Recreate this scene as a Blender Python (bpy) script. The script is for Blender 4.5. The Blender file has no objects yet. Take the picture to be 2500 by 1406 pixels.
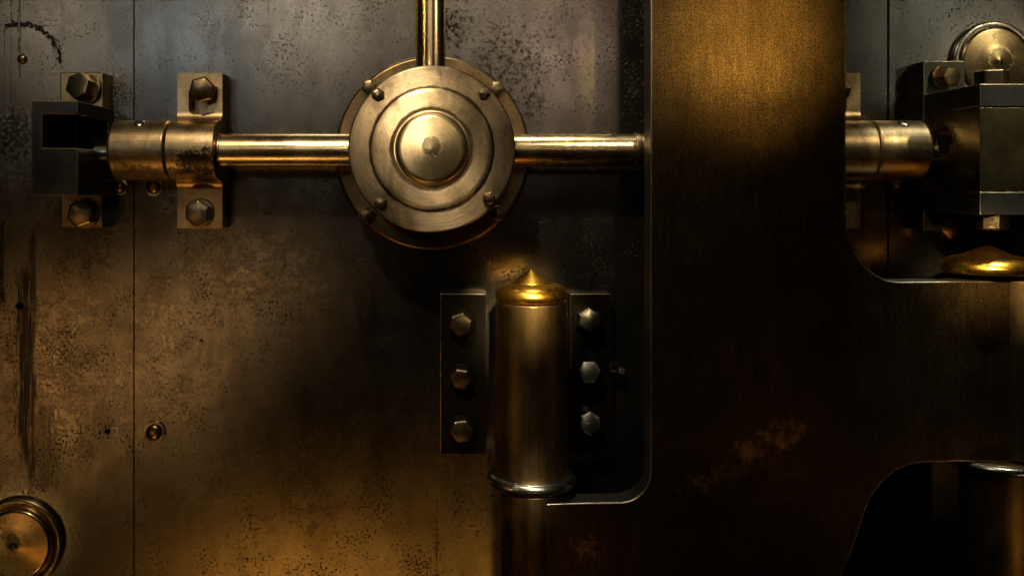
import bpy, bmesh, math, random
from mathutils import Vector, Matrix
random.seed(7)
S = bpy.context.scene
COL = S.collection
VX, VY, D = 1080.0, 460.0, 2300.0     # vanishing point of the photo and camera distance, millimetres

# ------------------------------------------------------------------ camera, world, lamps, exposure
cd = bpy.data.cameras.new('camera'); cam = bpy.data.objects.new('camera', cd); COL.objects.link(cam)
cam.location = (0, -D/1000, 0); cam.rotation_euler = (math.radians(90), 0, 0)
cd.sensor_width = 36; cd.lens = 36*D/2500
cd.shift_x = (1250-VX)/2500; cd.shift_y = -(703-VY)/2500
cd.clip_start = 0.05; cd.clip_end = 60
S.camera = cam
W = bpy.data.worlds.new('World'); S.world = W; W.use_nodes = True
W.node_tree.nodes['Background'].inputs[0].default_value = (0.9, 0.75, 0.55, 1)
W.node_tree.nodes['Background'].inputs[1].default_value = 0.001
S.view_settings.view_transform = 'Standard'; S.view_settings.look = 'None'
S.view_settings.exposure = 0; S.view_settings.gamma = 1
S.view_settings.use_curve_mapping = False
S.cycles.use_denoising = True
S.cycles.sample_clamp_indirect = 4
S.cycles.max_bounces = 6

def lamp(name, px, py, dist, sx, sy, power, col, aim=None, spread=180, plane=0.0):
    """Area lamp out of view, dist metres in front of the door, where a mirror standing `plane` metres before the door would show it at (px,py)."""
    dc = D/1000-plane; kp = dc/(D/1000)
    k = kp*(dc+dist-plane)/dc
    x, z = (px-VX)/1000*k, (VY-py)/1000*k
    l = bpy.data.lights.new(name, 'AREA'); l.shape = 'ELLIPSE'; l.size = sx; l.size_y = sy
    l.energy = power; l.color = col; l.spread = math.radians(spread)
    o = bpy.data.objects.new(name, l); COL.objects.link(o)
    o.location = (x, -dist, z)
    ax = aim or (px, py)
    t = Vector(((ax[0]-VX)/1000*kp, -plane, (VY-ax[1])/1000*kp))
    o.rotation_euler = (t-o.location).to_track_quat('-Z', 'Y').to_euler()
    return o
lamp('cool_lamp', 450, 80, 3.0, .45, .6, .015, (.68, .85, 1.0), aim=(440, 120), spread=17)
lamp('hall_lamp', 740, 0, 3.0, .6, .8, .052, (1.0, .90, .75), aim=(720, 120), spread=20)
lamp('warm_lamp', 1120, -40, 3.0, .5, .8, .034, (1.0, .86, .66), aim=(1080, 100), spread=19)
lamp('pink_lamp', 1365, 120, 3.0, .40, .6, .0085, (1.0, .72, .57), aim=(1350, 110), spread=8)
lamp('far_left_lamp', 130, 40, 3.0, .45, .65, .019, (1.0, .89, .70), aim=(150, 120), spread=18)
lamp('far_right_lamp', 2330, 40, 3.0, .4, .6, .0052, (.90, .97, .84), aim=(2300, 100), spread=11)
lamp('ceiling_spot', 760, -640, 2.0, .16, .16, 4.4, (1.0, .84, .58), aim=(980, 420), spread=58)
lamp('right_sleeve_fill', 2350, -500, 2.2, .12, .12, .30, (1.0, .88, .56), aim=(2290, 300), spread=16)  # added fill for the right sleeve, which the arm screens from the key
lamp('rod_top_fill', 1480, -560, 2.2, .12, .12, .11, (1.0, .86, .64), aim=(1475, 360), spread=11)  # added fill to brighten the rod right of the hub
lamp('gold_spot', 1800, 100, 2.8, .16, .24, .30, (1.0, .68, .21), aim=(1825, 95), spread=8.2, plane=.236)
lamp('side_lamp', 430, 870, 3.0, .3, .7, .0125, (1.0, .55, .19), aim=(400, 880), spread=11.5)
lamp('side_lamp_upper', 610, 710, 3.0, .45, .35, .0055, (1.0, .57, .22), aim=(600, 710), spread=11)
lamp('left_lamp', 150, 930, 3.0, .35, .9, .027, (1.0, .50, .15), aim=(140, 930), spread=16)
lamp('low_amber_lamp', 730, 1450, 3.0, 1.5, .5, .056, (1.0, .43, .065), aim=(730, 1430), spread=17)
lamp('right_amber_lamp', 1250, 1500, 3.0, .6, .5, .016, (1.0, .46, .07), aim=(1250, 1380), spread=13)
lamp('floor_spot', 500, 2100, 1.6, .35, .35, .27, (1.0, .52, .12), aim=(480, 420), spread=33)
lamp('barrel_left_fill', -500, 1050, 2.2, .25, .5, .034, (1.0, .52, .13), aim=(1280, 1060), spread=10)  # unseen fill added at far left for the hinge barrel's amber band
lamp('barrel_right_fill', 2900, 900, 2.6, .2, .4, .008, (1.0, .50, .13), aim=(1320, 900), spread=6)  # unseen fill added at far right for the barrel's other band
lamp('rod_fill', 2250, -150, 3.0, .15, .3, .05, (1.0, .86, .62), aim=(1055, 20), spread=9)  # added fill putting a streak on the upright rod's right side
lamp('cap_fill', 1215, 52, 2.3, .14, .14, .26, (1.0, .76, .38), aim=(1300, 712), spread=5, plane=.24)  # added narrow fill that makes the hinge cap's hotspot
lamp('ring_fill', 1215, 160, 2.3, .08, .08, .035, (1.0, .86, .62), aim=(1298, 1196), spread=4, plane=.25)  # added narrow fill for a highlight on the hinge ring
lamp('right_cap_fill', 1400, 60, 2.3, .16, .16, .22, (1.0, .74, .38), aim=(2425, 640), spread=5, plane=.28)  # added narrow fill for the gold cap at the right edge
lamp('arm_edge_fill', 3300, 1500, 2.4, .2, .2, .006, (1.0, .52, .14), aim=(2150, 1260), spread=7, plane=.236)  # added fill to bring out the arm's curved lower edge
lamp('corner_boss_fill', 30, 1300, 3.0, .14, .14, .0032, (1.0, .66, .22), aim=(35, 1325), spread=3.6)  # added small pool that brightens only the lower left boss
lamp('upper_boss_fill', 2400, 160, 3.0, .12, .12, .0015, (1.0, .78, .48), aim=(2440, 130), spread=4)  # added small pool that brightens only the upper right boss
lamp('dome_fill', 850, 150, 2.8, .22, .22, .035, (1.0, .86, .60), aim=(1020, 330), spread=5, plane=.21)  # added fill for the highlight on the dome's upper left
lamp('lower_right_fill', 2650, 1800, 2.4, .15, .15, .016, (1.0, .55, .15), aim=(2480, 1300), spread=6, plane=.25)  # added fill to lift the barrel in the lower right opening
lamp('overhead_spot', 1360, -2400, .45, .12, .12, .32, (1.0, .98, .80), aim=(1380, 900), spread=14)
lamp('right_overhead_spot', 2300, -1500, 1.0, .12, .12, .5, (.95, 1.0, .82), aim=(2330, 700), spread=12, plane=.2)
lamp('rod_left_fill', -400, -150, 3.0, .15, .3, .03, (1.0, .62, .24), aim=(1050, 20), spread=7)  # added amber fill for the upright rod's left half

# ------------------------------------------------------------------ materials
def metal(name, c1, c2, rough=.35, metallic=1.0, speck=.4, speck_scale=70, grain=.25, streak=None, streak_bump=.0, streak_col=.7, streak_rough=.22,
          aniso=0.0, rot=0.0, bump=.15, center=None, stains=(), dark=(.012, .009, .006), rough_var=.12, clear=0.0, speck_lo=.60, soft=.07, scratch=0.0, tarnish=0.0, rings=(), grain_scale=520, streak_z=7):
    m = bpy.data.materials.new(name); m.use_nodes = True
    nt = m.node_tree; N = nt.nodes; L = nt.links
    B = N['Principled BSDF']
    def node(t, **kw):
        n = N.new(t)
        for k, v in kw.items(): setattr(n, k, v)
        return n
    def val(n, i, v):
        n.inputs[i].default_value = v
    def link(a, b): L.new(a, b)
    geo = node('ShaderNodeNewGeometry'); P = geo.outputs['Position']
    def math_(op, a, b=None, c=None, clamp=False):
        n = node('ShaderNodeMath', operation=op, use_clamp=clamp)
        for i, v in enumerate((a, b, c)):
            if v is None: continue
            if isinstance(v, (int, float)): n.inputs[i].default_value = v
            else: link(v, n.inputs[i])
        return n.outputs[0]
    def noise(scale, detail=4, vec=None, rgh=.6, dist=0):
        n = node('ShaderNodeTexNoise'); link(vec or P, n.inputs['Vector'])
        val(n, 'Scale', scale); val(n, 'Detail', detail); val(n, 'Roughness', rgh); val(n, 'Distortion', dist)
        return n.outputs['Fac']
    def ramp(f, a, b, smooth=True):
        n = node('ShaderNodeMapRange'); n.interpolation_type = 'SMOOTHSTEP' if smooth else 'LINEAR'
        link(f, n.inputs['Value']); val(n, 'From Min', a); val(n, 'From Max', b); return n.outputs[0]
    def mixc(f, a, b):
        n = node('ShaderNodeMix', data_type='RGBA')
        for s, v in ((0, f), (6, a), (7, b)):
            if isinstance(v, (int, float)): n.inputs[s].default_value = v
            elif isinstance(v, tuple): n.inputs[s].default_value = (*v, 1)
            else: link(v, n.inputs[s])
        return n.outputs[2]
    sep = node('ShaderNodeSeparateXYZ'); link(P, sep.inputs[0])
    X, Y, Z = sep.outputs
    def vec(a, b, c):
        n = node('ShaderNodeCombineXYZ')
        for i, v in enumerate((a, b, c)):
            if isinstance(v, (int, float)): n.inputs[i].default_value = v
            else: link(v, n.inputs[i])
        return n.outputs[0]
    cloud = noise(5, 6)
    color = mixc(ramp(cloud, .35, .65), c1, c2)
    # fine grain of the worn surface
    g = noise(grain_scale, 2, rgh=.8)
    gf = math_('MULTIPLY_ADD', math_('SUBTRACT', g, .5), grain*4, 1.0)
    gm = node('ShaderNodeMix', data_type='RGBA', blend_type='MULTIPLY'); gm.inputs[0].default_value = 1
    link(color, gm.inputs[6]); link(vec(gf, gf, gf), gm.inputs[7]); color = gm.outputs[2]
    # pits and speckles, clustered
    sp = noise(speck_scale, 6, rgh=.72, dist=.15)
    cl = noise(9, 3)
    spt = math_('ADD', sp, math_('MULTIPLY', math_('SUBTRACT', cl, .5), .35))
    sm = math_('MULTIPLY', ramp(spt, speck_lo, speck_lo+soft), speck)
    dots = noise(speck_scale*2.3, 2, rgh=.5)
    sm = math_('MAXIMUM', sm, math_('MULTIPLY', ramp(dots, .70, .76), speck))
    if tarnish:
        tv = vec(math_('MULTIPLY', X, 1.0), Y, math_('MULTIPLY', Z, .45))
        tn = math_('MULTIPLY', ramp(noise(11, 8, vec=tv, rgh=.68, dist=.4), .44, .66), tarnish)
        color = mixc(tn, color, tuple(c*.30 for c in c2))
        color = mixc(math_('MULTIPLY', ramp(noise(34, 6, rgh=.7), .52, .72), tarnish*.6), color, tuple(c*.35 for c in c2))
    if scratch:
        for ang_, sc_off in ((38, 0), (-52, 3.7), (8, 9.1)):
            ca, sa = math.cos(math.radians(ang_)), math.sin(math.radians(ang_))
            u = math_('ADD', math_('MULTIPLY', X, ca), math_('MULTIPLY', Z, sa)); v = math_('ADD', math_('MULTIPLY', X, -sa), math_('MULTIPLY', Z, ca))
            sn_ = noise(1, 2, vec=vec(math_('MULTIPLY', u, 14), sc_off, math_('MULTIPLY', v, 330)), rgh=.6)
            sm_ = math_('MULTIPLY', ramp(sn_, .68, .74), scratch)
            color = mixc(sm_, color, tuple(min(1, c*1.5+.08) for c in c1))
    for rg in rings:            # dark ring broken by noise along a turned groove: centre, radius, half width, strength
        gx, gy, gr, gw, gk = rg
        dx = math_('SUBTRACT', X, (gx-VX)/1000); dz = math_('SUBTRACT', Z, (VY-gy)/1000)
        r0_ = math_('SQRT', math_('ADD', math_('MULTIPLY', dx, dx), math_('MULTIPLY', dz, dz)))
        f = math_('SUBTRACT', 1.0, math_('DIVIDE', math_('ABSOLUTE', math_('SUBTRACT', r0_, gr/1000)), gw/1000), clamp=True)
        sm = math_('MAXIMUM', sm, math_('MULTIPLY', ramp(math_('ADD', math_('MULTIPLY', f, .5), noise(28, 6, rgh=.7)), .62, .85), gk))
    # stains with a shape of their own
    for st in stains:
        kind = st[0]
        if kind == 'spot':          # px, py, rx, ry, strength, scale, lo
            _, px, py, rx, ry, k, sc, lo = st
            dx = math_('DIVIDE', math_('SUBTRACT', X, (px-VX)/1000), rx/1000)
            dz = math_('DIVIDE', math_('SUBTRACT', Z, (VY-py)/1000), ry/1000)
            r2 = math_('ADD', math_('MULTIPLY', dx, dx), math_('MULTIPLY', dz, dz))
            f = math_('SUBTRACT', 1.0, r2, clamp=True)
            n_ = noise(sc, 10, rgh=.82)
            t_ = ramp(math_('ADD', n_, math_('MULTIPLY', f, .22)), lo, lo+.08)
            sm = math_('MAXIMUM', sm, math_('MULTIPLY', math_('MULTIPLY', t_, ramp(f, 0, .25)), k))
        elif kind == 'run':         # vertical smear: px, y0, y1, half width, strength
            _, px, y0, y1, hw, k = st
            dx = math_('ABSOLUTE', math_('DIVIDE', math_('SUBTRACT', X, (px-VX)/1000), hw/1000))
            f = math_('SUBTRACT', 1.0, dx, clamp=True)
            zc, zh = (VY-(y0+y1)/2)/1000, abs(y1-y0)/2000
            fz = ramp(math_('SUBTRACT', 1.0, math_('ABSOLUTE', math_('DIVIDE', math_('SUBTRACT', Z, zc), zh))), 0, .3)
            n_ = noise(1, 6, vec=vec(math_('MULTIPLY', X, 170), 0, math_('MULTIPLY', Z, 9)), rgh=.7, dist=.8)
            t_ = ramp(math_('ADD', n_, math_('MULTIPLY', math_('MULTIPLY', f, fz), .25)), .57, .80)
            sm = math_('MAXIMUM', sm, math_('MULTIPLY', math_('MULTIPLY', t_, math_('MULTIPLY', ramp(f, 0, .3), fz)), k))
        elif kind == 'arc':         # px, py, r, half width, xmin, xmax, strength
            _, px, py, r, hw, xa, xb, k = st
            dx = math_('SUBTRACT', X, (px-VX)/1000); dz = math_('SUBTRACT', Z, (VY-py)/1000)
            rr = math_('SQRT', math_('ADD', math_('MULTIPLY', dx, dx), math_('MULTIPLY', dz, dz)))
            f = math_('SUBTRACT', 1.0, math_('DIVIDE', math_('ABSOLUTE', math_('SUBTRACT', rr, r/1000)), hw/1000), clamp=True)
            win = math_('MULTIPLY', math_('GREATER_THAN', X, (xa-VX)/1000), math_('LESS_THAN', X, (xb-VX)/1000))
            win = math_('MULTIPLY', win, math_('GREATER_THAN', dz, 0.0))
            n_ = noise(110, 4, rgh=.6)
            t_ = ramp(math_('ADD', n_, math_('MULTIPLY', f, .3)), .66, .72)
            sm = math_('MAXIMUM', sm, math_('MULTIPLY', math_('MULTIPLY', t_, math_('MULTIPLY', win, ramp(f, 0, .2))), k))
        elif kind == 'line':        # fine vertical scored line: px, y0, y1, half width, strength
            _, px, y0, y1, hw, k = st
            wob = math_('MULTIPLY', math_('SUBTRACT', noise(1, 3, vec=vec(0, px*.37, math_('MULTIPLY', Z, 14))), .5), .008)
            dx = math_('ABSOLUTE', math_('SUBTRACT', math_('ADD', X, wob), (px-VX)/1000))
            w_ = math_('LESS_THAN', dx, hw/1000)
            w_ = math_('MULTIPLY', w_, math_('MULTIPLY', math_('LESS_THAN', Z, (VY-y0)/1000), math_('GREATER_THAN', Z, (VY-y1)/1000)))
            sm = math_('MAXIMUM', sm, math_('MULTIPLY', math_('MULTIPLY', w_, ramp(noise(60, 3), .35, .55)), k))
        elif kind == 'paint':       # irregular coloured patch: px,py,rx,ry,angle,colour,scale,lo
            _, px, py, rx, ry, ang, pc, sc, lo, k = st
            ca, sa = math.cos(math.radians(ang)), math.sin(math.radians(ang))
            kf = (D-236)/D; rx *= kf; ry *= kf     # seen on the arm's front face
            dx = math_('SUBTRACT', X, (px-VX)/1000*kf); dz = math_('SUBTRACT', Z, (VY-py)/1000*kf)
            u = math_('ADD', math_('MULTIPLY', dx, ca/(rx/1000)), math_('MULTIPLY', dz, sa/(rx/1000)))
            v = math_('ADD', math_('MULTIPLY', dx, -sa/(ry/1000)), math_('MULTIPLY', dz, ca/(ry/1000)))
            f = math_('SUBTRACT', 1.0, math_('ADD', math_('MULTIPLY', u, u), math_('MULTIPLY', v, v)), clamp=True)
            t_ = ramp(math_('ADD', noise(sc, 10, rgh=.8), math_('MULTIPLY', f, .2)), lo, lo+.16)
            t_ = math_('MULTIPLY', math_('MULTIPLY', t_, ramp(f, 0, .3)), k)
            color = mixc(t_, color, pc)
    color = mixc(sm, color, dark)
    # roughness
    rv = noise(14, 6, rgh=.7)
    r_ = math_('MULTIPLY_ADD', math_('SUBTRACT', rv, .5), rough_var*2, rough)
    height = math_('MULTIPLY', noise(260, 4, rgh=.7), bump)
    height = math_('SUBTRACT', height, math_('MULTIPLY', sm, .5))
    if streak == 'Z':
        sv = vec(math_('MULTIPLY', X, 260), math_('MULTIPLY', Y, 260), math_('MULTIPLY', Z, streak_z))
    elif streak == 'X':
        sv = vec(math_('MULTIPLY', X, 7), math_('MULTIPLY', Y, 260), math_('MULTIPLY', Z, 260))
    elif streak == 'R':
        cx, cz = (center[0]-VX)/1000, (VY-center[1])/1000
        dx = math_('SUBTRACT', X, cx); dz = math_('SUBTRACT', Z, cz)
        rr = math_('SQRT', math_('ADD', math_('MULTIPLY', dx, dx), math_('MULTIPLY', dz, dz)))
        an = math_('ARCTAN2', dz, dx)
        sv = vec(math_('MULTIPLY', rr, 300), math_('MULTIPLY', an, 2.6), 0)
    if streak:
        sn = noise(1, 4, vec=sv, rgh=.7)
        r_ = math_('MULTIPLY_ADD', math_('SUBTRACT', sn, .5), streak_rough, r_)
        height = math_('ADD', height, math_('MULTIPLY', sn, streak_bump))
        gm = node('ShaderNodeMix', data_type='RGBA', blend_type='MULTIPLY'); gm.inputs[0].default_value = 1
        sf = math_('MULTIPLY_ADD', math_('SUBTRACT', sn, .5), streak_col, 1.0)
        link(color, gm.inputs[6]); link(vec(sf, sf, sf), gm.inputs[7]); color = gm.outputs[2]
    r_ = math_('ADD', r_, math_('MULTIPLY', sm, .08), clamp=True)
    link(r_, B.inputs['Roughness']); link(color, B.inputs['Base Color'])
    B.inputs['Metallic'].default_value = metallic; B.inputs['Specular IOR Level'].default_value = .2
    if aniso:
        B.inputs['Anisotropic'].default_value = aniso
        B.inputs['Anisotropic Rotation'].default_value = rot
        tg = node('ShaderNodeTangent', direction_type='RADIAL', axis='Y' if streak == 'R' else ('Z' if streak == 'Z' else 'X'))
        link(tg.outputs[0], B.inputs['Tangent'])
    if clear: B.inputs['Coat Weight'].default_value = clear; B.inputs['Coat Roughness'].default_value = .25
    bm = node('ShaderNodeBump'); val(bm, 'Strength', .5); val(bm, 'Distance', .0012)
    link(height, bm.inputs['Height']); link(bm.outputs[0], B.inputs['Normal'])
    return m

DOOR_STAINS = [
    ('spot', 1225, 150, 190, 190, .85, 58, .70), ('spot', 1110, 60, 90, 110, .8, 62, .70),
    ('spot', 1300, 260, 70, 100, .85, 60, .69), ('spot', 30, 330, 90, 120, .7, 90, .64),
    ('spot', 200, 560, 200, 120, .35, 12, .60), ('spot', 600, 470, 300, 90, .35, 12, .60),
    ('spot', 290, 230, 120, 90, .45, 170, .67), ('spot', 170, 880, 180, 180, .22, 120, .70), ('spot', 110, 1120, 140, 150, .30, 150, .70),
    ('spot', 250, 1060, 110, 110, .10, 150, .70),
    ('run', 62, 600, 1180, 36, .85), ('run', 80, 480, 1250, 14, .7), ('run', 115, 960, 1220, 40, .4), ('run', 6, 560, 760, 12, .8),
    ('arc', 48, 158, 100, 15, 12, 150, .95), ('line', 49, 0, 190, 1.6, .8), ('line', 44, 20, 170, 1.2, .7), ('line', 4, 540, 690, 3.5, .9),
    ('line', 656, -50, 55, .8, .6), ('line', 1066, 1215, 1700, 1.3, .85), ('line', 1043, 640, 1215, .9, .4),
    ('line', 12, 60, 560, 1.0, .6), ('line', 27, -40, 300, 1.0, .5), ('line', 78, 500, 1500, .9, .5),
    ('spot', 640, 900, 900, 520, .18, 26, .62),
]
M = {}
M['door'] = metal('worn_steel', (.23, .21, .18), (.185, .165, .14), rough=.24, metallic=.97, streak_rough=.03, speck=.8, speck_scale=150, grain=.6, soft=.08, tarnish=.42, scratch=.10,
                  streak='Z', streak_bump=.008, streak_col=.25, bump=.14, stains=DOOR_STAINS, rough_var=.08, speck_lo=.575)
M['gap'] = metal('seam_dark', (.01, .01, .01), (.015, .012, .01), rough=.8, metallic=.2)
M['brass'] = metal('aged_brass', (.50, .37, .20), (.36, .25, .12), tarnish=.8, scratch=.35, rough=.33, speck=.55, speck_scale=60, grain=.14, bump=.12, speck_lo=.67)
M['brass_x'] = metal('polished_rod_brass', tarnish=.5, scratch=.3, c1=(.86, .66, .37), c2=(.68, .50, .25), rough=.27, speck=.6, speck_scale=70, grain=.12, streak='X', streak_bump=.10, bump=.10, speck_lo=.67)
M['brass_z'] = metal('polished_upright_brass', (.70, .53, .29), (.58, .42, .22), rough=.22, speck=.4, speck_scale=70, grain=.12, streak='Z', streak_bump=.08, bump=.1, speck_lo=.68)
M['sleeve'] = metal('patchy_brass', (.68, .49, .27), (.50, .34, .17), tarnish=.75, scratch=.35, rough=.37, speck=.7, speck_scale=60, grain=.14, streak='X', streak_bump=.04, bump=.12, speck_lo=.65,
                    stains=[('spot', 520, 400, 85, 50, .9, 60, .60), ('spot', 380, 420, 90, 30, .6, 80, .66)])
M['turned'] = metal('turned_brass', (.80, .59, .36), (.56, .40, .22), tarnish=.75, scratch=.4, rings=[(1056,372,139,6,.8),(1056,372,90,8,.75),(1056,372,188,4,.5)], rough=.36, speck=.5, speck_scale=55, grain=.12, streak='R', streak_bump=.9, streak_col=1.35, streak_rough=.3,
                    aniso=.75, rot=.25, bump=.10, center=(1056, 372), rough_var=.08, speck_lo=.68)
M['dome'] = metal('domed_brass', (.88, .67, .39), (.70, .52, .27), tarnish=.40, scratch=.4, rough=.33, speck=.6, speck_scale=50, grain=.12, streak='R', streak_bump=.4, streak_col=1.0,
                  aniso=.4, bump=.10, center=(1056, 372), rough_var=.08, speck_lo=.66, stains=[('spot', 1056, 368, 24, 26, .7, 90, .50)])
M['flange'] = metal('flange_brass', (.42, .29, .14), (.30, .20, .09), tarnish=.7, scratch=.3, rough=.36, speck=.5, speck_scale=60, grain=.14, bump=.12, speck_lo=.66)
M['bolt'] = metal('bolt_brass', tarnish=.5, c1=(.50, .39, .23), c2=(.32, .23, .13), rough=.30, speck=.7, speck_scale=90, grain=.2, bump=.5, speck_lo=.60)
M['screw'] = metal('zinc_screw', (.75, .70, .58), (.60, .55, .45), rough=.55, speck=.3)
M['steel'] = metal('bright_steel', (.50, .47, .40), (.38, .35, .29), rough=.26, speck=.6, speck_scale=90, grain=.18, bump=.3, speck_lo=.62)
M['iron'] = metal('dark_iron', tarnish=.6, scratch=.25, c1=(.095, .092, .078), c2=(.06, .058, .05), rough=.40, metallic=.85, speck=.5, speck_scale=80, grain=.25, bump=.4, speck_lo=.62)
M['olive'] = metal('olive_brass', (.36, .28, .13), (.24, .19, .09), rough=.28, speck=.4, grain=.2, bump=.2)
M['leaf'] = metal('blackened_plate', (.026, .021, .015), (.017, .014, .010), rough=.42, metallic=.8, speck=.5, grain=.2, bump=.3)
M['barrel'] = metal('browned_steel', (.215, .140, .058), (.13, .085, .038), tarnish=.7, rough=.45, speck=.5, speck_scale=55, grain=.22, streak='Z', streak_bump=.06, bump=.25, speck_lo=.63)
M['gold'] = metal('gold_cap', (.95, .52, .075), (.84, .42, .05), tarnish=.2, scratch=.15, rough=.30, speck=.3, speck_scale=90, grain=.10, bump=.12, speck_lo=.70, streak='X', streak_bump=.05)
M['strap'] = metal('bronze_painted_iron', (.085, .052, .020), (.055, .033, .013), rough=.40, metallic=.9, speck=.5, speck_scale=90, grain=.9, grain_scale=300, tarnish=.35, streak_z=13,
                   streak='Z', streak_bump=.9, streak_col=1.3, bump=1.8, speck_lo=.62,
                   stains=[('paint', 1870, 1085, 150, 62, 26, (.46, .25, .06), 26, .60, .85), ('paint', 1745, 1170, 130, 52, 18, (.36, .19, .05), 30, .62, .6), ('paint', 1900, 1170, 150, 90, 10, (.22, .11, .035), 22, .64, .5),
                           ('paint', 1430, 1340, 80, 60, 0, (.45, .22, .05), 70, .64, .7), ('paint', 1290, 1260, 20, 40, 0, (.45, .22, .06), 70, .60, .6)])
M['rim'] = metal('worn_edge_metal', (.62, .50, .34), (.40, .30, .18), rough=.34, speck=.7, speck_scale=90, grain=.3, bump=.5, speck_lo=.56)
M['wall'] = metal('bare_cut_edge', (.15, .14, .115), (.09, .085, .065), rough=.48, speck=.5, speck_scale=90, grain=.3, bump=.6, speck_lo=.60)

# ------------------------------------------------------------------ mesh helpers (all in photo millimetres: X right, Y down, z towards the camera)
def V(X, Y, z): return Vector(((X-VX)/1000, -z/1000, (VY-Y)/1000))
def real(px, py, z):
    """true position (mm) of what the photo shows at pixel px,py when it stands z in front of the door"""
    k = (D-z)/D
    return VX+(px-VX)*k, VY+(py-VY)*k
def rr(r, z): return r*(D-z)/D
def finish(bm, name, mat, parent=None, bevel=0, seg=2, smooth=40, rim=None, wall=None):
    bmesh.ops.recalc_face_normals(bm, faces=bm.faces)
    me = bpy.data.meshes.new(name)
    if parent is not None:
        w = Vector(parent.location) if parent.parent is None else Vector(parent.location)+Vector(parent.parent.location)
        bmesh.ops.translate(bm, verts=bm.verts, vec=-w)
    else:
        w = None
    bm.to_mesh(me); bm.free()
    me.materials.append(M[mat])
    if rim: me.materials.append(M[rim])
    if wall:
        me.materials.append(M[wall])
        for p in me.polygons:
            if abs(p.normal.y) < .5: p.material_index = 2
    for p in me.polygons: p.use_smooth = True
    me.set_sharp_from_angle(angle=math.radians(smooth))
    o = bpy.data.objects.new(name, me); COL.objects.link(o)
    if parent is not None: o.parent = parent
    if bevel:
        b = o.modifiers.new('bevel', 'BEVEL'); b.width = bevel/1000; b.segments = seg; b.limit_method = 'ANGLE'; b.angle_limit = math.radians(35)
        b.harden_normals = True
        if rim: b.material = 1
    return o
def box_bm(x0, x1, y0, y1, z0, z1, bm=None):
    bm = bm or bmesh.new()
    c = [V(x, y, z) for x in (x0, x1) for y in (y0, y1) for z in (z0, z1)]
    v = [bm.verts.new(p) for p in c]
    for f in ((0,1,3,2),(4,6,7,5),(0,4,5,1),(2,3,7,6),(0,2,6,4),(1,5,7,3)): bm.faces.new([v[i] for i in f])
    return bm
def basis(axis):
    a = {'z': Vector((0,-1,0)), 'x': Vector((1,0,0)), 'y': Vector((0,0,-1))}[axis] if isinstance(axis, str) else axis.normalized()
    t = Vector((0,0,1)) if abs(a.z) < .9 else Vector((1,0,0))
    u = t.cross(a).normalized(); w = a.cross(u)
    return a, u, w
def lathe_bm(c, axis, prof, seg=96, bm=None, phase=0):
    """prof: (radius, height along axis) in mm"""
    bm = bm or bmesh.new(); a, u, w = basis(axis)
    fine = [prof[0]]
    for (r0, h0), (r1, h1) in zip(prof, prof[1:]):      # keep flats flat: edge loops close to the ends of long stretches
        d = math.hypot(r1-r0, h1-h0)
        if d > 9:
            e = 1.2/d
            fine += [(r0+(r1-r0)*e, h0+(h1-h0)*e), (r1-(r1-r0)*e, h1-(h1-h0)*e)]
        fine.append((r1, h1))
    prof = fine
    rings = []
    for r, h in prof:
        if r < .01: rings.append([bm.verts.new(c+a*h/1000)])
        else: rings.append([bm.verts.new(c+a*h/1000+(u*math.cos(phase+i*2*math.pi/seg)+w*math.sin(phase+i*2*math.pi/seg))*r/1000) for i in range(seg)])
    for p, q in zip(rings, rings[1:]):
        if len(p) == 1 and len(q) == 1: continue
        for i in range(seg):
            j = (i+1) % seg
            if len(p) == 1: bm.faces.new((p[0], q[i], q[j]))
            elif len(q) == 1: bm.faces.new((p[i], p[j], q[0]))
            else: bm.faces.new((p[i], p[j], q[j], q[i]))
    for R in (rings[0], rings[-1]):
        if len(R) > 1: bm.faces.new(R)
    return bm
def rnd(prof_r, h0, h1, b=2.0):
    """plain round bar with rounded rims"""
    return [(prof_r-b, h0), (prof_r-b*.3, h0+b*.3), (prof_r, h0+b), (prof_r, h1-b), (prof_r-b*.3, h1-b*.3), (prof_r-b, h1)]
def prism_bm(pts, d0, d1, plane):
    """pts in mm. plane 'XY': pts=(X,Y) extruded in z; 'Yz': pts=(Y,z) extruded in X"""
    bm = bmesh.new(); f = (lambda p, d: V(p[0], p[1], d)) if plane == 'XY' else (lambda p, d: V(d, p[0], p[1]))
    a = [bm.verts.new(f(p, d0)) for p in pts]; b = [bm.verts.new(f(p, d1)) for p in pts]
    bm.faces.new(a); bm.faces.new(b[::-1]); n = len(pts)
    for i in range(n): bm.faces.new((a[i], a[(i+1) % n], b[(i+1) % n], b[i]))
    return bm
def arc(cx, cy, r, a0, a1, n=14):
    return [(cx+r*math.cos(math.radians(a0+(a1-a0)*i/n)), cy+r*math.sin(math.radians(a0+(a1-a0)*i/n))) for i in range(n+1)]
def cut(o, bm_cut):
    """remove a solid from a mesh object, for real"""
    w = Vector(o.parent.location) if o.parent else Vector((0,0,0))
    if o.parent and o.parent.parent: w = w+Vector(o.parent.parent.location)
    bmesh.ops.recalc_face_normals(bm_cut, faces=bm_cut.faces)
    bmesh.ops.translate(bm_cut, verts=bm_cut.verts, vec=-w)
    me = bpy.data.meshes.new('tool'); bm_cut.to_mesh(me); bm_cut.free()
    t = bpy.data.objects.new('tool', me); COL.objects.link(t)
    bev = [m for m in o.modifiers]
    for m in bev: m.show_viewport = False
    md = o.modifiers.new('cut', 'BOOLEAN'); md.object = t; md.operation = 'DIFFERENCE'; md.solver = 'EXACT'
    pa = o.parent; o.parent = None
    bpy.context.view_layer.update()
    dg = bpy.context.evaluated_depsgraph_get()
    new = bpy.data.meshes.new_from_object(o.evaluated_get(dg))
    o.modifiers.remove(md); old = o.data; o.data = new; o.parent = pa
    for m in bev: m.show_viewport = True
    bpy.data.objects.remove(t); bpy.data.meshes.remove(me)
    return o
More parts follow.
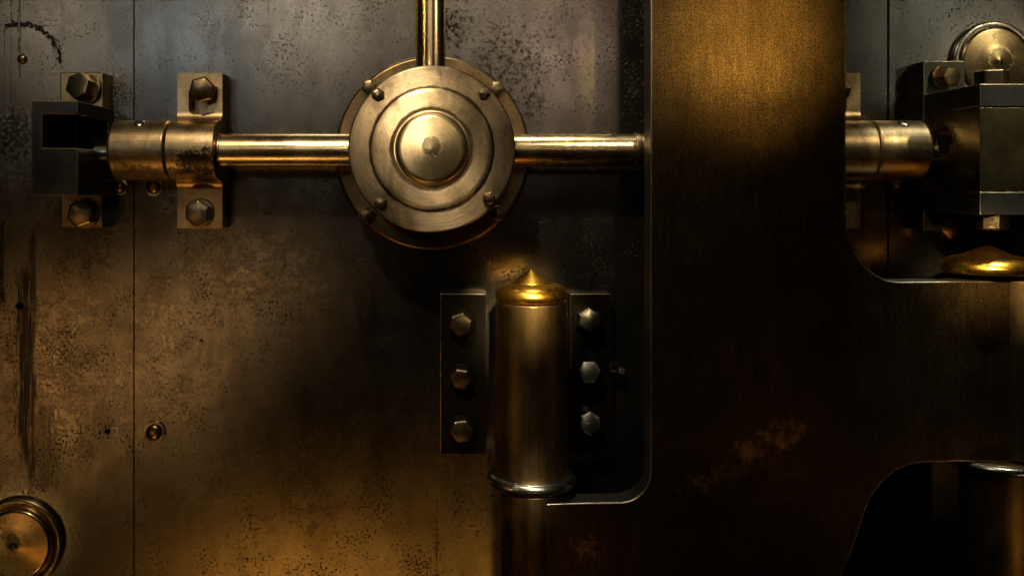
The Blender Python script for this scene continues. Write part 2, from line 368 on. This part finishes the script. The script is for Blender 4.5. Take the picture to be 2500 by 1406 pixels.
def thing(name, label, cat, X, Y, z=0, group=None):
    o = bpy.data.objects.new(name, None); COL.objects.link(o); o.location = V(X, Y, z); o.empty_display_size = .02
    o['label'] = label; o['category'] = cat
    if group: o['group'] = group
    return o

def hex_bolt(parent, px, py, z, r=31, h=34, turn=0, washer=True, mat='bolt', dome=6, axis='z', exact=None, tilt=(0, 0), wmat=None, name='hex_bolt'):
    """hexagon head with a slightly domed, chamfered top; z = surface it is screwed to"""
    if exact: X, Y = exact
    else: X, Y = real(px, py, z+h)
    R = rr(r, z+h) if not exact else r
    a, u, w = basis(axis)
    a = (a+u*tilt[0]+w*tilt[1]).normalized()
    c = V(X, Y, z); bm = bmesh.new(); t = (w - a*w.dot(a)).normalized(); s = t.cross(a)
    def ring(rad, hh, n=6):
        return [bm.verts.new(c+a*hh/1000+(s*math.cos(turn+i*2*math.pi/n)+t*math.sin(turn+i*2*math.pi/n))*rad/1000) for i in range(n)]
    A = ring(R, 0); B_ = ring(R, h-dome*.6); C_ = ring(R*.86, h-dome*.1); Dm = ring(R*.45, h+dome*.3)
    top = bm.verts.new(c+a*(h+dome*.4)/1000)
    for p, q in ((A, B_), (B_, C_), (C_, Dm)):
        for i in range(6): bm.faces.new((p[i], p[(i+1) % 6], q[(i+1) % 6], q[i]))
    for i in range(6): bm.faces.new((Dm[i], Dm[(i+1) % 6], top))
    bm.faces.new(A)
    b = finish(bm, name, mat, parent, bevel=1.6, seg=2, smooth=20)
    if washer:
        bw = lathe_bm(c, a if tilt != (0, 0) else axis, [(R*1.12, 0), (R*1.12, 2.5), (R*1.05, 4.5), (R*.5, 4.5)], 48)
        finish(bw, 'washer', wmat or mat, parent, smooth=30)
    return b

# ------------------------------------------------------------------ the vault door
door = thing('vault_door', 'speckled grey-brown steel vault door of upright plates behind all the fittings', 'vault door', 1250, 1700, -60)
def plate(x0, x1, holes=()):
    o = finish(box_bm(x0, x1, -700, 1900, -50, 0), 'steel_plate', 'door', door, bevel=2.0)
    for hx, hy, hr in holes: cut(o, lathe_bm(V(hx, hy, -25), 'z', [(hr, 0), (hr, 60)], 32))
    return o
plate(-900, 325.5, [(48, 748, 8.5), (262, 1053, 6.5)])
plate(328.5, 2166.5, [(491, 831, 3.2)])
plate(2170, 3300)
finish(box_bm(-900, 3300, -700, 1900, -60, -50.5), 'backing_plate', 'gap', door)
# countersunk cross-head screw and small rivet
sc_ = finish(lathe_bm(V(281, 1053, -4), 'z', [(10.5, 0), (10.5, 5.2), (9, 6.0), (0, 6.4)], 40), 'countersunk_screw', 'screw', door)
cut(sc_, box_bm(274, 288, 1051, 1055, -1, 10)); cut(sc_, box_bm(279, 283, 1046, 1060, -1, 10))
finish(lathe_bm(V(55, 145, 0), 'z', [(12, -2), (12, 3), (9.5, 7), (5, 9), (0, 9.6)], 40), 'rivet', 'bolt', door)

def button(X, Y, r, label, group):
    t = thing('round_button', label, 'button', X, Y, 0, group)
    finish(lathe_bm(V(X, Y, 0), 'z', [(r, -2), (r, 3), (r*.95, 5.5), (r*.8, 6), (r*.76, 3.5)], 64), 'rim', 'steel', t)
    finish(lathe_bm(V(X, Y, 0), 'z', [(r*.72, 0), (r*.72, 6), (r*.66, 10), (r*.45, 13.5), (r*.2, 15), (0, 15.4)], 64), 'dome', 'brass', t)
button(378, 1053, 27, 'small domed brass button standing alone low on the door, right of the upright seam', 'small round buttons on the door')
button(294, 457, 20, 'small domed button half hidden under the brass sleeve, left of the upright seam', 'small round buttons on the door')
button(377, 457, 23, 'small domed button half hidden under the brass sleeve, right of the upright seam', 'small round buttons on the door')
button(2102, 451, 18, 'tiny shadowed button under the right sleeve, nearest the broad dark arm', 'small round buttons on the door')
button(2186, 451, 18, 'tiny shadowed button under the right sleeve, right of the upright seam', 'small round buttons on the door')

def boss(px, py, ro, ri, label, rim_mat='brass'):
    X, Y = real(px, py, 18); Ro, Ri = rr(ro, 18), rr(ri, 26)
    t = thing('round_boss', label, 'boss', X, Y, 0, 'large round bosses on the door')
    finish(lathe_bm(V(X, Y, 0), 'z', [(Ro, -2), (Ro, 10), (Ro-2, 15), (Ro-7, 18), (Ro-13, 17), (Ri+7, 13), (Ri+3, 12)], 128), 'rim', rim_mat, t, smooth=50)
    finish(lathe_bm(V(X, Y, 0), 'z', [(Ri+2, 8), (Ri+2, 20), (Ri, 23), (Ri-4, 25), (Ri*.5, 30), (10, 35), (4, 38), (0, 38.5)], 128), 'cone', 'boss', t, smooth=50)
M['boss'] = metal('boss_brass', (.66, .49, .26), (.54, .39, .19), tarnish=.3, scratch=.2, rough=.26, speck=.5, speck_scale=60, grain=.12, speck_lo=.66, bump=.1,
                  stains=[('spot', 45, 1310, 22, 24, .8, 50, .52), ('spot', 2426, 150, 34, 34, .6, 30, .52)])
boss(40, 1328, 111, 84, 'large round brass boss with a shallow cone, cut by the lower left corner')
boss(2429, 152, 102, 83, 'large round brass boss behind the clamp at the upper right corner', 'steel')

# ------------------------------------------------------------------ hub in the middle
HX, HY = 1056, 372
hub = thing('locking_hub', 'large round stepped brass hub with a domed centre where the rods meet', 'hub', HX, HY)
finish(lathe_bm(V(HX, 375, 0), 'z', [(234, 0), (235.5, 3), (235.5, 18), (233, 23), (228, 25), (100, 25)], 160), 'base_flange', 'flange', hub, smooth=50)
finish(lathe_bm(V(HX, HY, 0), 'z', [(150, 25), (150, 150)], 96), 'drum', 'flange', hub)
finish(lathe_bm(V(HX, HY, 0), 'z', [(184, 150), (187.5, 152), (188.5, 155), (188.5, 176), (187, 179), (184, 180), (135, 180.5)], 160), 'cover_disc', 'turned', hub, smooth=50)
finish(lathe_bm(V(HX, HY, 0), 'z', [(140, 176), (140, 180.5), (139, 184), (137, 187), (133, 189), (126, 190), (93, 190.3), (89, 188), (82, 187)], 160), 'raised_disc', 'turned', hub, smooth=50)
prof = [(88, 186), (87.5, 190), (85, 192.5), (83, 192.5), (82, 190.5), (81.5, 196), (80, 201), (76, 204.5), (69, 207), (50, 210), (34, 212.8), (20, 215), (10, 216.7), (4, 217.6), (0, 217.9)]
finish(lathe_bm(V(HX, HY, 0), 'z', prof, 160), 'dome', 'dome', hub, smooth=50)
for (px, py, tn, dm) in ((922, 230, .5, 6), (1182, 227, .9, 7), (928, 497, .5, 4), (1195, 485, .35, 4)):
    hex_bolt(hub, px, py, 180, r=16.5, h=16, turn=tn, dome=dm, washer=False, mat='bolt', tilt=(random.uniform(-.08, .08), random.uniform(-.08, .08)))
for (px, py, tn, h) in ((900, 213, .2, 12), (1212, 217, .0, 24), (895, 527, .6, 22), (1214, 525, .4, 22)):
    hex_bolt(hub, px, py, 25, r=19.5, h=h, turn=tn, dome=5, washer=True, mat='bolt')

# ------------------------------------------------------------------ rods
AX = 371.5      # height of the horizontal rods, mm
ZR = 96
def rod(name_label, p0, p1, r, axis, mat, extra=()):
    c = V(*p0); L_ = math.dist(p0, p1)
    mid = ((p0[0]+p1[0])/2, (p0[1]+p1[1])/2)
    t = thing('locking_rod', name_label, 'rod', mid[0], mid[1], ZR, 'polished brass rods running into the hub')
    finish(lathe_bm(c, axis, rnd(r, 0, L_), 96), 'shaft', mat, t, smooth=50)
    for h0, h1, r2 in extra:
        finish(lathe_bm(c, axis, rnd(r2, h0, h1, 1.5), 96), 'collar', 'brass', t, smooth=50)
    return t
rod('polished horizontal brass rod between the left brass sleeve and the hub', (556, AX, ZR), (920, AX, ZR), 38.5, 'x', 'brass_x', [(2, 10, 39.5)])
rod('polished horizontal brass rod between the hub and the broad dark arm', (1190, AX, ZR), (1700, AX, ZR), 38.5, 'x', 'brass_x', [(338, 351, 41)])
rod('upright brass rod rising from the hub out of the top of the picture', (real(1051.5, 0, ZR)[0], -420, ZR), (real(1051.5, 0, ZR)[0], 230, ZR), 35, 'y', 'brass_z')

# ------------------------------------------------------------------ sleeves: bearing bracket + coupling
def bearing(x0, x1, label, side):
    t = thing('rod_bearing', label, 'bearing bracket', (x0+x1)/2, 556, 0, 'rod bearings')
    cy, cz, R = AX, ZR, 69.0
    y0, y1, zf = 187, 555, 65
    fr = 26.0
    # concave fillet circle centre (yc, zf+fr) tangent to z=zf and to the barrel circle
    zc = zf+fr; dy = math.sqrt((R+fr)**2-(zc-cz)**2)
    up, dn = cy-dy, cy+dy
    pts = [(y0, 0), (y0, zf)]
    a_end = math.degrees(math.atan2(cz-zc, cy-up))
    pts += [(up+fr*math.cos(math.radians(a)), zc+fr*math.sin(math.radians(a))) for a in [(-90+(a_end+90)*i/8) for i in range(9)]]
    b0 = math.degrees(math.atan2(zc-cz, up-cy)) % 360
    b1 = 180-b0
    n = 40
    pts += [(cy+R*math.cos(math.radians(b0+(b1-b0)*i/n)), cz+R*math.sin(math.radians(b0+(b1-b0)*i/n))) for i in range(1, n)]
    pts += [(2*cy-q[0], q[1]) for q in pts[2:11][::-1]]
    pts += [(y1, zf), (y1, 0)]
    body = finish(prism_bm(pts, x0, x1, 'Yz'), 'body', 'sleeve', t, bevel=3.5, seg=3, smooth=38)
    xm = x0+(x1-x0)*.47
    # slot below the upper bolt
    w = 23
    slot = bmesh.new()
    sp = [(xm-w, 228)]+[(xm-w, 272)]+[(xm-w+14*(1-math.cos(math.radians(a))), 272+14*math.sin(math.radians(a))) for a in (22, 45, 67, 90)]
    sp += [(xm+w-14*(1-math.cos(math.radians(a))), 272+14*math.sin(math.radians(a))) for a in (90, 67, 45, 22)]+[(xm+w, 272), (xm+w, 228)]
    cut(body, prism_bm(sp, 20, 90, 'XY'))
    return t, xm
b1, xm = bearing(451, 558, 'brass bearing bracket with two bolted feet between the left sleeve and the rod', 'left')
hex_bolt(b1, 487, 214, 60, r=33, h=46, turn=.25, tilt=(.10, -.10), washer=False, mat='brass', dome=10)
hex_bolt(b1, 480, 520, 65, r=32, h=34, turn=.45, washer=True, mat='bolt')
b2, xm = bearing(1966, 2072, 'shadowed brass bearing bracket half hidden behind the broad dark arm', 'right')
hex_bolt(b2, 2058, 216, 60, r=28, h=40, turn=.25, tilt=(-.10, -.10), washer=False, mat='brass', dome=10)
hex_bolt(b2, 2050, 526, 65, r=28, h=34, turn=.45, washer=True, mat='bolt')

def coupling(x0, x1, label, stub, screw_x):
    t = thing('rod_coupling', label, 'coupling', (x0+x1)/2, AX, ZR, 'brass couplings on the rods')
    finish(lathe_bm(V(x0, AX, ZR), 'x', rnd(69.5, 0, x1-x0, 7), 128), 'sleeve', 'sleeve', t, smooth=50)
    finish(lathe_bm(V(screw_x, AX-58, ZR+35), Vector((0, -.52, .85)), [(13, -2), (13, 4), (10, 7), (0, 8)], 32), 'set_screw', 'steel', t)
    s0, s1 = stub
    finish(lathe_bm(V(s0, AX+6, ZR), 'x', rnd(23, 0, s1-s0, 4), 64), 'stub', 'steel', t, smooth=50)
    return t
coupling(316, 448, 'brass coupling sleeve at the left between the iron clamp and the bearing bracket', (262, 318), 383)
coupling(2075, 2197, 'brass coupling sleeve at the right between the bearing bracket and the big iron clamp', (2196, 2252), 2142)

# ------------------------------------------------------------------ left iron clamp
lc = thing('iron_clamp', 'open dark iron clamp with two bolted brass feet at the left end of the rod', 'clamp', 224, 555)
foot1 = finish(box_bm(172.5, 276, 185, 300, 0, 65), 'foot', 'brass', lc, bevel=3.5, seg=3)
foot2 = finish(box_bm(172.5, 276, 440, 554, 0, 65), 'foot', 'brass', lc, bevel=4.5, seg=3)
jaw = finish(box_bm(177, 279, 268, 476, -1, 230), 'jaw', 'iron', lc, bevel=1.6, seg=2, rim='rim')
cut(jaw, box_bm(201, 300, 298, 371.5, 40, 260))
hex_bolt(lc, 197, 214, 65, r=34, h=40, turn=.35, tilt=(-.28, .16), washer=True, mat='brass', dome=3)
hex_bolt(lc, 194, 522, 65, r=34, h=30, turn=.35, washer=True, mat='bolt')
finish(lathe_bm(V(222, AX+3, 110), 'x', rnd(10, 0, 42, 2), 32), 'pin', 'steel', lc, smooth=50)

# ------------------------------------------------------------------ right iron clamp
rc = thing('iron_clamp', 'big layered dark iron clamp with upright through bolt at the right edge', 'clamp', 2300, 555)
finish(box_bm(2222, 2320, 158, 300, 0, 64), 'foot', 'iron', rc, bevel=1.8, seg=2, rim='rim')
finish(box_bm(2222, 2320, 440, 560, 0, 64), 'foot', 'iron', rc, bevel=1.8, seg=2, rim='rim')
finish(box_bm(2224, 2520, 238, 286, -1, 295), 'upper_jaw', 'iron', rc, bevel=1.6, rim='rim')
mid = finish(box_bm(2225, 2521, 288, 466, -1, 293), 'middle_block', 'olive', rc, bevel=2.5)
cut(mid, lathe_bm(V(2200, 352, 150), 'x', [(32, 0), (32, 60)], 64))
finish(box_bm(2224, 2520, 468, 517, -1, 295), 'lower_jaw', 'iron', rc, bevel=1.6, rim='rim')
Xb = real(2421, 0, 262)[0]
hex_bolt(rc, 0, 0, 262, r=34, h=32, turn=.12, axis=Vector((0, 0, 1)), exact=(Xb, 238), washer=False, mat='brass', dome=3)
hex_bolt(rc, 0, 0, 262, r=31, h=32, turn=.12, axis=Vector((0, 0, -1)), exact=(Xb+2, 517), washer=False, mat='bolt', dome=3)
hex_bolt(rc, 2319, 185, 64, r=27, h=36, turn=.05, tilt=(.30, -.05), washer=True, mat='brass', dome=6)
hex_bolt(rc, 2326, 560, 64, r=27, h=34, turn=.3, washer=False, mat='bolt')

# ------------------------------------------------------------------ hinge below the hub
def ring_prof(R, r, n=20):
    return [(R+r*math.cos(2*math.pi*i/n+math.pi), r*math.sin(2*math.pi*i/n+math.pi)) for i in range(n+1)]
def torus(c, R, r, name, mat, parent, seg=128, n=24):
    bm = bmesh.new(); a, u, w = basis('y'); vs = []
    for i in range(seg):
        t = 2*math.pi*i/seg; d = u*math.cos(t)+w*math.sin(t)
        vs.append([bm.verts.new(c+d*(R+r*math.cos(2*math.pi*j/n))/1000+a*r*math.sin(2*math.pi*j/n)/1000) for j in range(n)])
    for i in range(seg):
        for j in range(n):
            bm.faces.new((vs[i][j], vs[(i+1) % seg][j], vs[(i+1) % seg][(j+1) % n], vs[i][(j+1) % n]))
    return finish(bm, name, mat, parent, smooth=60)
def cap_on(t, X, Yb, z, R, hb, hc, name='cap'):
    """squat rounded band with a pointed cone: hb band height, hc cone height"""
    pr = [(R*.90, 0)]
    for i in range(0, 5):
        a = math.radians(-60+i*15)
        pr.append((R*(.90+.10*math.cos(a)), hb*.36+hb*.34*math.sin(a)))
    for i in range(0, 13):
        a = math.radians(i*82/12)
        pr.append((R*(.56+.44*math.cos(a)), hb*.36+hb*.66*math.sin(a)))
    pr += [(R*.60, hb*1.03), (R*.575, hb*1.0), (R*.56, hb*1.03), (R*.52, hb+hc*.12), (R*.38, hb+hc*.37), (R*.22, hb+hc*.64), (R*.08, hb+hc*.88), (R*.03, hb+hc*.97), (0, hb+hc)]
    return finish(lathe_bm(V(X, Yb, z), Vector((0, 0, 1)), pr, 160), name, 'gold', t, smooth=35)
ZH = 160
hg = thing('barrel_hinge', 'upright barrel hinge with a pointed gold cap bolted below the hub', 'hinge', 1282, 1120)
def leaf(x0, x1, zf):
    a0 = real(x0, 717, zf); a1 = real(x1, 1110, zf)
    return finish(box_bm(a0[0], a1[0], a0[1], a1[1], 0, zf), 'leaf', 'leaf', hg, bevel=1.6, rim='rim')
leaf(1075, 1188, 45); leaf(1392, 1490, 45)
finish(box_bm(1210, 1350, 730, 1095, 0, 95), 'core_block', 'leaf', hg, bevel=3)
finish(lathe_bm(V(1282, 717, ZH), 'y', rnd(81.5, 0, 401, 3), 128), 'barrel', 'barrel', hg, smooth=50)
cap_on(hg, 1282, 716, ZH, 83, 40, 34)
torus(V(1282, 1117, ZH), 87, 14.5, 'ring', 'steel', hg)
for py, tn in ((793, .35), (924, .9), (1057, .15)):
    hex_bolt(hg, 1128, py, 45, r=31 if py != 924 else 28, h=30, turn=tn, mat='bolt', wmat='leaf', tilt=(random.uniform(-.12, .12), random.uniform(-.12, .12)))
for py, tn, h, tl in ((786, .55, 44, (-.05, .1)), (920, .0, 44, (-.05, .3)), (1046, .45, 40, (.0, .35))):
    hex_bolt(hg, 1442, py, 45, r=31, h=h, turn=tn, mat='steel', tilt=tl, wmat='leaf')
ss = finish(lathe_bm(V(real(1492, 0, 26)[0], real(0, 908, 26)[1], 26), 'x', [(7, -30)]+[(7.5+1.5*(i % 2), -4+i*2.2) for i in range(8)]+[(6, 14)], 32), 'adjusting_screw', 'steel', hg)
hex_bolt(hg, 0, 0, 26, r=13, h=17, turn=.2, axis='x', exact=(real(1509, 0, 26)[0], real(0, 908, 26)[1]), washer=False, mat='steel', dome=2, name='screw_head')

# ------------------------------------------------------------------ broad dark arm in front
F = 236; B0 = 170
def q(px, py): return real(px, py, F)
poly = []
poly += [q(1588, -700)]
poly += [q(1588, 1150)]
poly += [q(*p) for p in arc(1512, 1150, 76, 4, 88, 14)]
poly += [q(1512, 1226), (1284, q(0, 1229)[1]), (1284, q(0, 1800)[1]), q(1990, 1800), q(2030, 1460), q(2055, 1406)]
poly += [q(x, y) for x, y in ((2078, 1350), (2098, 1292), (2113, 1245), (2128, 1212), (2146, 1187), (2168, 1164), (2192, 1146), (2222, 1134), (2260, 1129), (2330, 1127))]
poly += [q(2465, 1128), q(2900, 1128), q(2900, 676), q(2450, 676), q(2440, 685), q(2190, 688)]
poly += [q(*p) for p in ((2165, 684), (2140, 672), (2114, 652), (2092, 626), (2077, 597), (2068, 562), (2066, 530))]
poly += [q(2065, -700)]
ka = thing('door_crane', 'broad dark bronze upright arm with rounded openings in front of the door', 'door crane', q(1826, 0)[0], q(0, 1406)[1]+200, 190)
finish(prism_bm(poly, B0, F, 'XY'), 'plate', 'strap', ka, bevel=3.2, seg=3, smooth=30, rim='rim', wall='wall')
finish(lathe_bm(V(1284, 1136, 168), 'y', rnd(72, 0, 700, 3), 96), 'knuckle', 'barrel', ka, smooth=50)
finish(lathe_bm(V(q(2530, 0)[0], q(0, 684)[1], 185), 'y', rnd(78, 0, q(0, 1124)[1]-q(0, 684)[1], 3), 96), 'knuckle', 'barrel', ka, smooth=50)

# ------------------------------------------------------------------ right hinge pin (cap above the arm, ring and barrel below)
Xc = real(2410, 0, 191)[0]
hp = thing('hinge_pin', 'squat gold pointed cap and steel ring of the hinge pin at the right edge', 'hinge pin', Xc, 1500, 191)
Yc = real(0, 674, 191)[1]+0
cap_on(hp, Xc, 649, 191, 95, 38, 25)
Xl = real(2432, 0, 191)[0]
torus(V(Xl, real(0, 1157, 285)[1], 191), 84, 11, 'ring', 'steel', hp)
finish(lathe_bm(V(Xl, real(0, 1157, 285)[1]-10, 191), 'y', rnd(74, 0, 650, 3), 96), 'barrel', 'barrel', hp, smooth=50)
finish(lathe_bm(V(Xl, q(0, 1128)[1]+2, 191), 'y', rnd(50, 0, 30, 2), 64), 'spindle', 'steel', hp, smooth=50)
